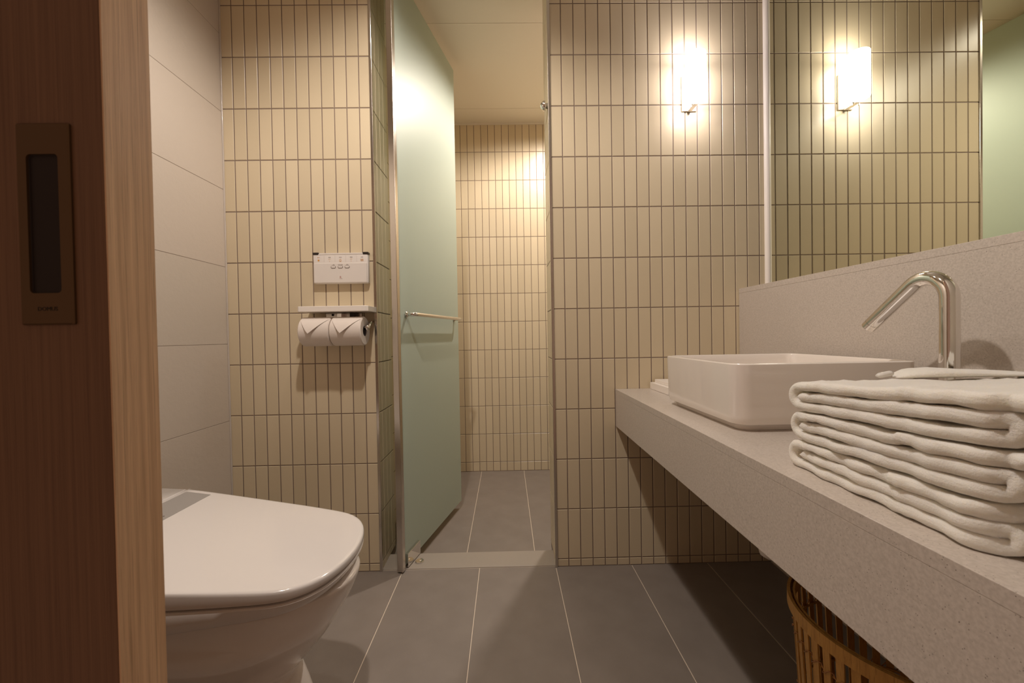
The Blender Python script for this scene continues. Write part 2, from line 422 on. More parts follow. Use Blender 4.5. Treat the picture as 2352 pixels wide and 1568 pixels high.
# ------------------------------------------------------------------ wooden sliding door
door = thing('door_1', 'oak veneered sliding door with a dark bronze flush pull', 'door', (-0.2975, 0.302, 0), kind='structure')
boxo('door_leaf', (-0.82, 0, 0, 0.041, 0.008, 2.28), M_OAK, door, bev=0.0012)
eb = boxo('lit_edge_layer', (0.0, 0.0012, 0.0006, 0.0404, 0.009, 2.279), M_OAKEDGE, door); eb['label'] = 'oak door edge, its light put into a paler colour'  # added thin layer that carries the brighter oak of the lit edge
px0, px1, pz0, pz1 = -0.0610, -0.0225, 0.9765, 1.1250
hx0, hx1, hz0, hz1 = -0.0535, -0.0305, 0.9998, 1.1020
pull = None
bm = bmesh.new()
def rr_xz(cx, cz, hx, hz, r, y, n=5):
    return [(p[0], y, p[1]) for p in rrect(cx, cz, hx, hz, r, 0, n)]
pc, pz = (px0 + px1) / 2, (pz0 + pz1) / 2; hc, hz = (hx0 + hx1) / 2, (hz0 + hz1) / 2
ph, pv = (px1 - px0) / 2, (pz1 - pz0) / 2; gh, gv = (hx1 - hx0) / 2, (hz1 - hz0) / 2
loft(bm, [rr_xz(pc, pz, ph, pv, .0012, 0.0), rr_xz(pc, pz, ph, pv, .0012, -0.0015), rr_xz(pc, pz, ph - .001, pv - .001, .001, -0.0025),
          rr_xz(hc, hz, gh, gv, .003, -0.0025), rr_xz(hc, hz, gh, gv, .003, -0.0008)], False, False)
pull = obj('flush_pull', bm, M_BRONZE, door); pull['label'] = 'dark bronze rectangular flush pull'
bm = bmesh.new()
loft(bm, [rr_xz(hc, hz, gh, gv, .003, -0.0009), rr_xz(hc, hz, gh - .0005, gv - .0005, .003, -0.0006)], False, True)
cup = obj('finger_recess', bm, M_DARK, pull)
def text(name, s, size, loc, rot, mat, parent, ext=0.0001, align='CENTER', bold=0.0):
    c = bpy.data.curves.new(name, 'FONT'); c.body = s; c.size = size; c.align_x = align; c.extrude = ext; c.offset = bold
    c.resolution_u = 2
    t = bpy.data.objects.new(name, c); COL.objects.link(t)
    dg = bpy.context.evaluated_depsgraph_get()
    me = bpy.data.meshes.new_from_object(t.evaluated_get(dg)); bpy.data.objects.remove(t)
    me.materials.clear()
    o = link(name, me, parent, (mat,)); o.location = loc; o.rotation_euler = rot
    return o
text('lettering', 'DOMUS', 0.0042, (pc + .0008, -0.0026, 0.9868), (PI / 2, 0, 0), M_DARK, pull)

# ------------------------------------------------------------------ frosted glass shower door
DA = Vector((-0.4475, 1.632)); DB = Vector((-0.281, 2.311))
dl = (DB - DA).length; du = (DB - DA) / dl
gd = thing('door_2', 'tall frosted green glass door standing open into the shower', 'door', (DA.x, DA.y, 0), math.atan2(du.y, du.x), kind='structure')
# local: +x along the glass, -y towards the camera side, z up
obj('glass_leaf', box(bmesh.new(), 0.004, dl, -0.004, 0.004, 0.012, 2.492, 0.001, 1), M_FROST, gd)
bm = bmesh.new(); box(bm, -0.012, 0.010, -0.013, 0.013, 0.006, 2.50, 0.0015)
ep = obj('edge_profile', bm, M_BRUSHED, gd); ep['label'] = 'satin steel edge profile'
br = obj('pivot_hinge', box(bmesh.new(), 0.028, 0.142, -0.016, 0.016, 0.006, 0.062, 0.001), M_CHROME, gd); br['label'] = 'chrome pivot hinge clamp'
bm = bmesh.new(); lathe(bm, [(0.018, 0.0022), (0.018, 0.006), (0.0165, 0.0075)], (0.082, -0.040, 0), n=24)
pp = obj('floor_pivot_plate', bm, M_CHROME, br, 'auto')
bm = bmesh.new(); lathe(bm, [(0.0055, 0.0074), (0.0055, 0.0082), (0.003, 0.0095)], (0.084, -0.042, 0), n=14)
obj('pivot_screw', bm, M_CHROME, br, 'auto')
zt = 2.492
boxo('top_pivot_hinge', (0.028, 0.142, -0.016, 0.016, zt - 0.05, zt + 0.006), M_CHROME, gd, 0.001)
zh = 1.062
bm = bmesh.new()
path = [(0.075, -0.004, zh), (0.075, -0.030, zh)] + [(0.075 + 0.018 * (1 - math.cos(a)), -0.030 - 0.018 * math.sin(a), zh) for a in [PI / 2 * k / 6 for k in range(1, 7)]]
path += [(0.55, -0.048, zh), (0.612, -0.048, zh)] + [(0.612 + 0.018 * math.sin(a), -0.030 - 0.018 * math.cos(a), zh) for a in [PI / 2 * k / 6 for k in range(1, 7)]] + [(0.63, -0.004, zh)]
tube(bm, path, 0.0085, 16)
hd = obj('pull_bar', bm, M_CHROME, gd, True); hd['label'] = 'horizontal chrome pull bar'
for xx in (0.075, 0.63):
    bm = bmesh.new(); lathe(bm, [(0.013, -0.004), (0.013, -0.008), (0.010, -0.011)], (xx, 0, zh), 'Y', 20)
    obj('bar_flange', bm, M_CHROME, hd, 'auto')
# chrome dome door stop on the right jamb
bm = bmesh.new(); lathe(bm, [(0.011, 0.0), (0.011, -0.010)] + [(0.020 * math.cos(a), -0.012 - 0.020 * math.sin(a)) for a in [PI / 2 * (k / 7 - 0.05) for k in range(8)]], (XJR - .003, 1.690, 1.930), 'X', 24)
tag(obj('door_stop', bm, M_CHROME, smooth=True), 'round chrome door stop on the shower jamb', 'door stop')

# ------------------------------------------------------------------ vanity counter and backsplash
vc = thing('vanity_counter', 'speckled beige quartz vanity counter with a deep apron', 'counter', (0, 0, 0))
y0, y1 = YF, D - 0.001
bm = bmesh.new(); prism(bm, [(xfront(y0), y0), (XBS + .002, y0), (XBS + .002, y1), (xfront(y1), y1)], ZCT - 0.0185, ZCT, 0.0006)
obj('countertop', bm, M_QUARTZ, vc)
bm = bmesh.new(); prism(bm, [(xfront(y0) + .0002, y0), (xfront(y0) + .020, y0), (xfront(y1) + .020, y1), (xfront(y1) + .0002, y1)], ZCB, ZCT - 0.0186, 0.0003)
obj('apron', bm, M_QUARTZ, vc)
boxo('back_rail', (XBS - 0.03, XBS, y0, y1, ZCT - 0.10, ZCT - 0.019), M_WHITEPL, vc)
bs = thing('backsplash', 'speckled beige quartz backsplash ledge below the mirror', 'backsplash', (0, 0, 0))
boxo('face_slab', (XBS + .0004, XBS + .020, y0, y1, ZCT + .0004, ZBS - 0.0191), M_QUARTZ, bs, 0.0004)
boxo('ledge_slab', (XBS, XM, y0, y1, ZBS - 0.019, ZBS), M_QUARTZ, bs, 0.0008)

# ------------------------------------------------------------------ mirror
mr = thing('wall_mirror', 'large frameless wall mirror above the quartz ledge', 'mirror', (0, 0, 0))
boxo('mirror_glass', (XM, XM + .0035, YF + .004, D - 0.006, ZBS + 0.001, ZCEIL - .004), M_MIRROR, mr)
bm = bmesh.new(); prism(bm, [(XM - .0002, D - .0004), (XM - 0.0135, D - .0004)] + [(XM - .0002 - .0133 * math.cos(a), D - .0004 - .0133 * math.sin(a)) for a in [PI / 2 * k / 6 for k in range(1, 7)]], ZBS + 0.001, ZCEIL - .004)
es = obj('edge_strip', bm, M_WHITE, mr, 'auto'); es['label'] = 'white quarter-round edge strip'

# ------------------------------------------------------------------ wall lamp
lx, ly = 0.7665, 1.5770
sc = thing('wall_lamp', 'lit white cylinder wall lamp on a steel back plate', 'lamp', (lx, D, 0))
boxo('back_plate', (-0.030, 0.030, -0.008, -0.0003, 1.872, 2.015), M_SATIN, sc, 0.0015)
bm = bmesh.new()
r = 0.0385; cyl = ly - D
lathe(bm, [(r - .0012, 1.8835), (r, 1.8850), (r, 2.0585), (r - .0012, 2.060), (r - .003, 2.0585), (r - .003, 1.8850), (r - .0012, 1.8835)], (0, cyl, 0), n=40, cap0=False, cap1=False)
sh = obj('shade', bm, M_LAMP, sc, 'auto'); sh['label'] = 'glowing opal glass cylinder shade'
for zz in (1.886, 2.0575):
    bm = bmesh.new(); lathe(bm, [(r - .0032, zz), (0.001, zz)], (0, cyl, 0), n=36, cap0=False, cap1=True)
    obj('end_diffuser', bm, M_LAMPEND, sh)
boxo('bracket_arm', (-0.009, 0.009, cyl, -0.009, 1.868, 1.8800), M_SATIN, sc, 0.001)
for s in (-1, 1):
    bm = bmesh.new(); lathe(bm, [(0.003, 1.862), (0.003, 1.8834)], (s * 0.014, cyl + 0.012, 0), n=12)
    obj('support_pin', bm, M_SATIN, sc, 'auto')
boxo('cross_bar', (-0.017, 0.017, cyl + .006, cyl + .018, 1.872, 1.8800), M_SATIN, sc, 0.001)

# ceiling downlights (above the picture)
for k, (x, y, p, ang, bl) in enumerate(SPOTS):
    t = thing('ceiling_downlight', ['round recessed downlight in the ceiling above the toilet front', 'round recessed downlight in the ceiling before the tiled wall', 'round recessed downlight in the shower ceiling'][k], 'downlight', (x, y, ZCEIL), group='recessed downlights')
    bm = bmesh.new(); lathe(bm, [(0.050, 0.0), (0.050, -0.004), (0.038, -0.005), (0.036, -0.001)], n=32, cap0=False, cap1=False)
    obj('trim_ring', bm, M_WHITE, t, 'auto')
    bm = bmesh.new(); lathe(bm, [(0.036, -0.0012), (0.002, -0.0012)], n=32, cap0=False)
    obj('lens', bm, M_LENS, t)

# ------------------------------------------------------------------ bidet control panel
cp = thing('bidet_control_panel', 'white bidet control panel with oval buttons on the tiles', 'control panel', (-0.6625, D, 1.2470))
boxo('housing', (-0.1100, 0.1100, -0.0235, -0.0003, -0.0600, 0.0605), M_WHITEPL, cp, 0.004, 3, 'auto')
boxo('top_strip', (-0.086, 0.0885, -0.0245, -0.004, 0.0555, 0.0625), M_WHITEPL, cp, 0.001)
for s in ((-0.1105, -0.0885), (0.0895, 0.1108)):
    boxo('end_cap', (s[0], s[1], -0.0250, -0.003, 0.0555, 0.0650), M_BLACK, cp, 0.001)
lidp = boxo('front_flap', (-0.1075, 0.1045, -0.0262, -0.022, -0.0570, 0.0215), M_WHITEPL, cp, 0.0015)
for k, xx in enumerate((-0.0285, -0.0005, 0.0268)):
    bm = bmesh.new()
    def oval(hx, hz, y): return [(p[0], y, p[1]) for p in rrect(xx, 0.0052, hx, hz, hz - 0.0001, 0, 6)]
    loft(bm, [oval(.0102, .0050, -.0262), oval(.0102, .0050, -.0268), oval(.0086, .0036, -.0268)], False, False)
    rim = obj('button_rim', bm, M_INK, lidp)
    bm = bmesh.new()
    loft(bm, [oval(.0086, .0036, -.0262), oval(.0086, .0036, -.0276), oval(.0074, .0026, -.0284)], False, True)
    obj('button', bm, M_SILVER if False else M_WHITEPL, rim)
    text('button_caption', ('노즐', '위치조절', '전원')[k], 0.0052, (xx, -0.0263, 0.0125), (PI / 2, 0, 0), M_INK, lidp)
for k in range(5):
    xx = -0.0880 + 0.0435 * k
    text('function_caption', ('정지', '세정', '비데', '쾌변', '건조')[k], 0.0056, (xx, -0.0237, 0.0425), (PI / 2, 0, 0), M_ORANGE if k == 0 else M_INK, cp)
    if k: boxo('divider_line', (xx - .0220, xx - .0213, -0.0238, -0.0230, 0.026, 0.052), M_SILICONE, cp)
boxo('stop_mark', (-0.0915, -0.0850, -0.0239, -0.0230, 0.0300, 0.0365), M_ORANGE, cp)
for k, sym in ((1, 2), (2, 0), (3, 2), (4, 1)):
    xx = -0.0880 + 0.0435 * k; bm = bmesh.new()
    if sym == 0:
        lathe(bm, [(0.0042, -0.0236), (0.0042, -0.0239), (0.0031, -0.0239), (0.0031, -0.0236)], (xx, 0, 0.0330), 'Y', 18, False, False)
        box(bm, xx - .0045, xx + .0045, -0.0239, -0.0230, 0.0268, 0.0278)
    elif sym == 1:
        for q in range(3): tube(bm, [(xx - .006 + .001 * s, -0.0237, 0.0295 + .0033 * q + 0.0012 * math.sin(s * .9)) for s in range(13)], 0.0006, 5)
    else:
        tube(bm, [(xx + .0040 * math.cos(a), -0.0237, 0.0360 + .0022 * math.sin(a)) for a in [PI * k2 / 8 for k2 in range(9)]], 0.0004, 5)
        tube(bm, [(xx, -0.0237, 0.0270), (xx, -0.0237, 0.0320)], 0.0005, 5)
    obj('function_symbol', bm, M_ORANGE, cp)
text('brand_mark', 'R', 0.0125, (-0.0005, -0.0263, -0.0400), (PI / 2, 0, 0), M_RED, lidp)
boxo('brand_underline', (-0.0040, 0.0070, -0.0265, -0.0255, -0.0422, -0.0414), M_INK, lidp)

# ------------------------------------------------------------------ roll shelf, rolls
sv = thing('paper_holder_shelf', 'white shelf over a chrome double toilet roll holder', 'shelf', (-0.664, D, 1.0790))
bm = bmesh.new()
pl = [(-0.133, -0.0005), (-0.133, -0.1060), (-0.127, -0.1120), (0.114, -0.1120), (0.128, -0.1060), (0.134, -0.098), (0.134, -0.0005)]
prism(bm, pl, -0.0105, 0.0105, 0.0015)
obj('shelf_board', bm, M_WHITE, sv)
boxo('mounting_plate', (-0.070, 0.075, -0.006, -0.0003, -0.045, -0.0106), M_BRUSHED, sv, 0.001)
boxo('centre_hook', (-0.016, 0.004, -0.030, -0.005, -0.040, -0.0106), M_CHROME, sv, 0.002)
boxo('clamp_block', (0.035, 0.058, -0.030, -0.005, -0.036, -0.0106), M_BLACK, sv, 0.002)
for zz in (-0.018, -0.032):
    bm = bmesh.new(); lathe(bm, [(0.0045, -0.006), (0.0045, -0.009), (0.003, -0.010)], (-0.042, 0, zz), 'Y', 12); obj('screw', bm, M_BLACK, sv, 'auto')
RY, RZ, RR = D - 0.072, 0.9925, 0.0565
bm = bmesh.new(); tube(bm, [(-0.121, RY - D, RZ - 1.079 + 0.010), (0.116, RY - D, RZ - 1.079 + 0.010)], 0.0085, 16); obj('spindle', bm, M_CHROME, sv, 'auto')
for xx, rr_ in ((0.1195, .005),):
    bm = bmesh.new(); tube(bm, [(xx, -0.004, RZ - 1.079 + .040), (xx, -0.03, RZ - 1.079 + .036), (xx, RY - D, RZ - 1.079 + .010)], [rr_, rr_, 0.0090], 12); obj('spindle_arm', bm, M_CHROME, sv, True)
bm = bmesh.new(); tube(bm, [(xx - 0.002, RY - D - .004, RZ - 1.079 + .006), (xx + 0.004, RY - D - .012, RZ - 1.079 + .012), (xx + 0.006, RY - D - .014, RZ - 1.079 + .022)], [.009, .008, .005], 12); obj('end_catch', bm, M_CHROME, sv, True)
def roll(x0, x1, label):
    t = thing('toilet_roll', label, 'toilet roll', ((x0 + x1) / 2, RY, RZ), group='toilet rolls on the holder')
    h = (x1 - x0) / 2; bm = bmesh.new()
    lathe(bm, [(0.0205, -h + .001), (RR - .004, -h), (RR, -h + .004), (RR, h - .004), (RR - .004, h), (0.0205, h - .001), (0.0205, -h + .001)], axis='X', n=40, cap0=False, cap1=False)
    obj('paper', bm, M_PAPER, t, 'auto')
    bm = bmesh.new(); lathe(bm, [(0.0204, -h + .002), (0.0204, h - .002), (0.019, h - .002), (0.019, -h + .002), (0.0204, -h + .002)], axis='X', n=28, cap0=False, cap1=False)
    obj('cardboard_core', bm, simple_core, t, 'auto')
    # folded triangular end sheet, hugging the front and lifting towards its tip
    bm = bmesh.new(); rows = []
    nn = 10
    for i in range(nn + 1):
        s = i / nn
        a = math.radians(52 - 58 * s)            # angle above horizontal on the camera side
        lift = 0.0015 + 0.010 * s ** 2.2 * (1 if s < 1 else 1)
        rad = RR + lift
        half = (h - 0.004) * (1 - s) ** 0.85 + 0.0005
        cxs = -h * 0.22 * s
        rows.append([(cxs + half * q, -rad * math.cos(a), rad * math.sin(a)) for q in [-1 + 2 * k / 8 for k in range(9)]])
    up = rows; dn = [[(p[0], p[1] + .0008, p[2] - .0006) for p in r_] for r_ in rows]
    V1 = [[bm.verts.new(p) for p in r_] for r_ in up]; V2 = [[bm.verts.new(p) for p in r_] for r_ in dn]
    for A in (V1, V2):
        for a_, b_ in zip(A, A[1:]):
            for k in range(8): bm.faces.new((a_[k], a_[k + 1], b_[k + 1], b_[k]))
    obj('folded_end_sheet', bm, M_PAPER, t, True)
    return t
simple_core = simple('grey_card', (0.20, 0.19, 0.19), 0.8)
roll(-0.7900, -0.6745, 'white toilet roll farther from the shower door, folded end sheet')
roll(-0.6715, -0.5535, 'white toilet roll beside the chrome end catch, folded end sheet')

# ------------------------------------------------------------------ toilet
YT = 0.966
tl = thing('toilet', 'white toilet with a closed bidet lid against the panelled wall', 'toilet', (0, YT, 0))
side = [(-0.3735, 0.0), (-0.3765, 0.042), (-0.3855, 0.085), (-0.4015, 0.124), (-0.4280, 0.157), (-0.4690, 0.180), (-0.55, 0.196), (-0.68, 0.213), (-0.88, 0.236), (-0.968, 0.243)]
sm = crom(side, 5)
outl = [(x, y) for x, y in sm] + [(x, -y) for x, y in reversed(sm[1:])]
cxm = sum(p[0] for p in outl) / len(outl)
def ins(poly, d, zf, back=None):
    n = len(poly); out = []
    for i, p in enumerate(poly):
        a, b = poly[i - 1], poly[(i + 1) % n]
        tx, ty = b[0] - a[0], b[1] - a[1]; l = math.hypot(tx, ty) or 1
        nx, ny = ty / l, -tx / l
        # outward normal points away from centroid
        if nx * (p[0] - cxm) + ny * p[1] < 0: nx, ny = -nx, -ny
        q = (p[0] - nx * d, p[1] - ny * d); out.append((q[0], q[1], zf(q[0])))
    return out
top = lambda x: 0.460 + 0.11 * (-0.42 - x)
lbt = lambda x: 0.460 - 0.021 + 0.052 * (-0.42 - x)
sbt = lambda x: 0.460 - 0.0455 - 0.055 * (-0.42 - x)
bm = bmesh.new()
loft(bm, [ins(outl, 0.004, lambda x: lbt(x)), ins(outl, 0.0006, lambda x: lbt(x) + .002), ins(outl, 0.0, lambda x: lbt(x) + .005),
          ins(outl, 0.0, lambda x: top(x) - .007), ins(outl, 0.0012, lambda x: top(x) - .003), ins(outl, 0.004, lambda x: top(x) - .0008), ins(outl, 0.010, top)])
lid = obj('lid', bm, M_TOILET, tl, 'auto')
bm = bmesh.new()
zs = lambda x: top(x)
def quadslab(bm, x0, x1, h0, h1, dz0, dz1):
    P = [(x0, -h0), (x1, -h1), (x1, h1), (x0, h0)]
    loft(bm, [[(x, y, top(x) + dz0) for x, y in P], [(x * 1, y * .998, top(x) + dz1) for x, y in P]])
quadslab(bm, -0.879, -0.954, 0.214, 0.220, -0.002, 0.0010)
st = obj('hinge_strip', bm, M_SILVER, lid); st['label'] = 'silver grey strip with indicator dots'
for k in range(4):
    bm = bmesh.new(); lathe(bm, [(0.0022, 0.0), (0.0022, 0.0006)], (-0.893, 0.018 + 0.011 * k + (0.018 if k > 1 else 0), top(-0.893) + .0008), n=10); obj('indicator_dot', bm, M_INK, st)
# seat ring body under the lid
bm = bmesh.new()
loft(bm, [ins(outl, 0.016, lambda x: sbt(x)), ins(outl, 0.007, lambda x: sbt(x) + .001), ins(outl, 0.0035, lambda x: sbt(x) + .006), ins(outl, 0.001, lambda x: lbt(x) - .008), ins(outl, 0.003, lambda x: lbt(x) - .0045), ins(outl, 0.009, lambda x: lbt(x) - .003)])
obj('seat', bm, M_TOILET, tl, 'auto')
# washlet housing behind the lid
bm = bmesh.new()
hs = [(-0.970, 0.2435), (-1.03, 0.246), (-1.09, 0.244), (-1.118, 0.232), (-1.126, 0.205)]
ho = [(x, y) for x, y in hs] + [(x, -y) for x, y in reversed(hs)]
tb = lambda x: top(-0.965) + 0.05 * (-0.965 - x)
def hring(d, zf): return [(x + (d if x < -1.05 else -d * .3), y * (1 - d / .24), zf(x)) for x, y in ho]
loft(bm, [hring(0.0, sbt), hring(0.0, lambda x: tb(x) - .008), hring(0.0018, lambda x: tb(x) - .003), hring(0.007, tb)])
obj('bidet_housing', bm, M_TOILET, tl, 'auto')
# ceramic bowl
def bring(z, xf, hw, sharp=2.25, xb=-1.10, hb=None):
    out = []; n = 40; hb = hb if hb is not None else hw * 0.92
    for k in range(n + 1):
        a = -PI / 2 + PI * k / n
        c_, s_ = math.cos(a), math.sin(a)
        ex = 2 / sharp
        L = 0.26
        out.append((xf - L + L * abs(c_) ** ex, hw * math.copysign(abs(s_) ** ex, s_), z if not callable(z) else z(xf)))
    out.append((xb, hb, out[0][2])); out.append((xb, -hb, out[0][2]))
    return out
bsec = [(0.0, -0.478, 0.118), (0.03, -0.482, 0.116), (0.10, -0.496, 0.110), (0.150, -0.514, 0.108), (0.175, -0.520, 0.112), (0.21, -0.490, 0.128), (0.26, -0.447, 0.147), (0.30, -0.420, 0.160),
        (0.34, -0.396, 0.158), (0.37, -0.382, 0.162), (0.388, -0.376, 0.164), (0.3965, -0.377, 0.163), (0.4005, -0.386, 0.156)]
bm = bmesh.new()
ringz = crom([(z, x, h) for z, x, h in bsec], 3)
loft(bm, [bring(z, x, h) for z, x, h in ringz])
obj('bowl', bm, M_CERAMIC, tl, 'auto')

# ------------------------------------------------------------------ vessel sink
sx0, sx1, sy0, sy1 = 0.5135, 0.9350, 0.8830, 1.2880
cxs, cys, hxs, hys = (sx0 + sx1) / 2, (sy0 + sy1) / 2, (sx1 - sx0) / 2, (sy1 - sy0) / 2
sk = thing('vessel_sink', 'square white ceramic vessel sink on the quartz counter', 'sink', (cxs, cys, ZCT))
def rg(i, z, r): return rrect(0, 0, hxs - i, hys - i, max(r, .004), z, 8)
bm = bmesh.new()
hS = 0.155
loft(bm, [rg(.022, 0.0004, .026), rg(.020, .006, .026), rg(.018, .0105, .028), rg(.010, .0125, .034), rg(.004, .0165, .036), rg(.001, .025, .037), rg(0, .034, .037),
          rg(-.002, hS - .006, .035), rg(-.0015, hS - .0025, .034), rg(.001, hS - .0004, .032), rg(.005, hS, .030), rg(.009, hS - .0006, .028), rg(.0115, hS - .004, .026),
          rg(.013, hS - .02, .026), rg(.018, .050, .030), rg(.028, .032, .040), rg(.060, .024, .050), rg(.150, .020, .030), rg(.185, .019, .015)], True, True)
obj('basin', bm, M_CERAMIC, sk, 'auto')
bm = bmesh.new(); lathe(bm, [(0.030, .0195), (0.030, .0225), (0.026, .024), (0.004, .0245)], n=28); obj('drain_cap', bm, M_CHROME, sk, 'auto')
# drain trap hanging under the counter
tp = thing('bottle_trap', 'white plastic drain trap below the vanity counter', 'drain pipe', (0.735, 1.10, 0.0))
bm = bmesh.new(); lathe(bm, [(0.018, 0.716), (0.018, 0.46)], n=20); obj('tail_pipe', bm, M_WHITEPL, tp, 'auto')
bm = bmesh.new(); lathe(bm, [(0.020, 0.47), (0.034, 0.455), (0.034, 0.350), (0.030, 0.335), (0.016, 0.326), (0.002, 0.324)], n=24); obj('trap_cup', bm, M_WHITEPL, tp, 'auto')
bm = bmesh.new(); tube(bm, [(0.03, 0, 0.43), (0.15, 0, 0.43), (0.357, 0, 0.43)], 0.016, 14); obj('wall_pipe', bm, M_WHITEPL, tp, 'auto')

# ------------------------------------------------------------------ faucet
FX, FY = 0.850, 0.752
fc = thing('faucet', 'tall chrome swan-neck faucet beside the vessel sink', 'faucet', (FX, FY, ZCT))
zc0 = 1.022 - ZCT; Rb = 0.042
pth = [(0, 0, 0.004), (0, 0, 0.10), (0, 0, 0.2), (0, 0, zc0)]
for k in range(1, 15):
    a = math.radians(130) * k / 14
    pth.append((0, Rb - Rb * math.cos(a), zc0 + Rb * math.sin(a)))
ex, ez = pth[-1][1], pth[-1][2]; dy, dz = math.sin(math.radians(40) + PI / 2), -math.sin(math.radians(40))
Ls = 0.118
pth += [(0, ex + dy * Ls * .5, ez + dz * Ls * .5), (0, ex + dy * Ls, ez + dz * Ls)]
bm = bmesh.new(); tube(bm, pth, 0.0148, 26); obj('spout_tube', bm, M_CHROME, fc, 'auto')
e0 = Vector(pth[-1]); dd = Vector((0, dy, dz))
bm = bmesh.new(); tube(bm, [e0 + dd * .0006, e0 + dd * .0145, e0 + dd * .0155], [0.0146, 0.0146, 0.0115], 26); obj('aerator', bm, M_CHROME, fc, 'auto')
bm = bmesh.new(); lathe(bm, [(0.024, 0.0003), (0.024, 0.0035), (0.020, 0.006)], n=28); obj('base_flange', bm, M_CHROME, fc, 'auto')
fh = thing('mixer_tap', 'small chrome mixer tap on the counter behind the towels', 'tap', (0.835, 0.628, ZCT))
bm = bmesh.new(); lathe(bm, [(0.024, 0.0003), (0.024, 0.004), (0.019, 0.006)], n=24); obj('base_flange', bm, M_CHROME, fh, 'auto')
bm = bmesh.new(); lathe(bm, [(0.0175, 0.005), (0.0175, 0.112), (0.0155, 0.115)], n=24); obj('handle_body', bm, M_CHROME, fh, 'auto')
bm = bmesh.new(); tube(bm, [(0, 0, 0.105), (-0.004, -0.002, 0.13), (-0.012, -0.004, 0.158)], 0.0068, 14); obj('lever', bm, M_CHROME, fh, 'auto')

# soap boxes by the wall
sb = tag(boxo('amenity_box', (0.588, 0.735, 1.448, 1.628, ZCT + .0005, ZCT + .0275), M_WHITE, bev=0.001), 'flat white amenity box on the counter behind the sink', 'box')
sb2 = tag(boxo('amenity_box', (0.604, 0.73, 1.470, 1.618, ZCT + .028, ZCT + .0405), M_WHITE, bev=0.001), 'smaller white box lying on the flat white amenity box', 'box')

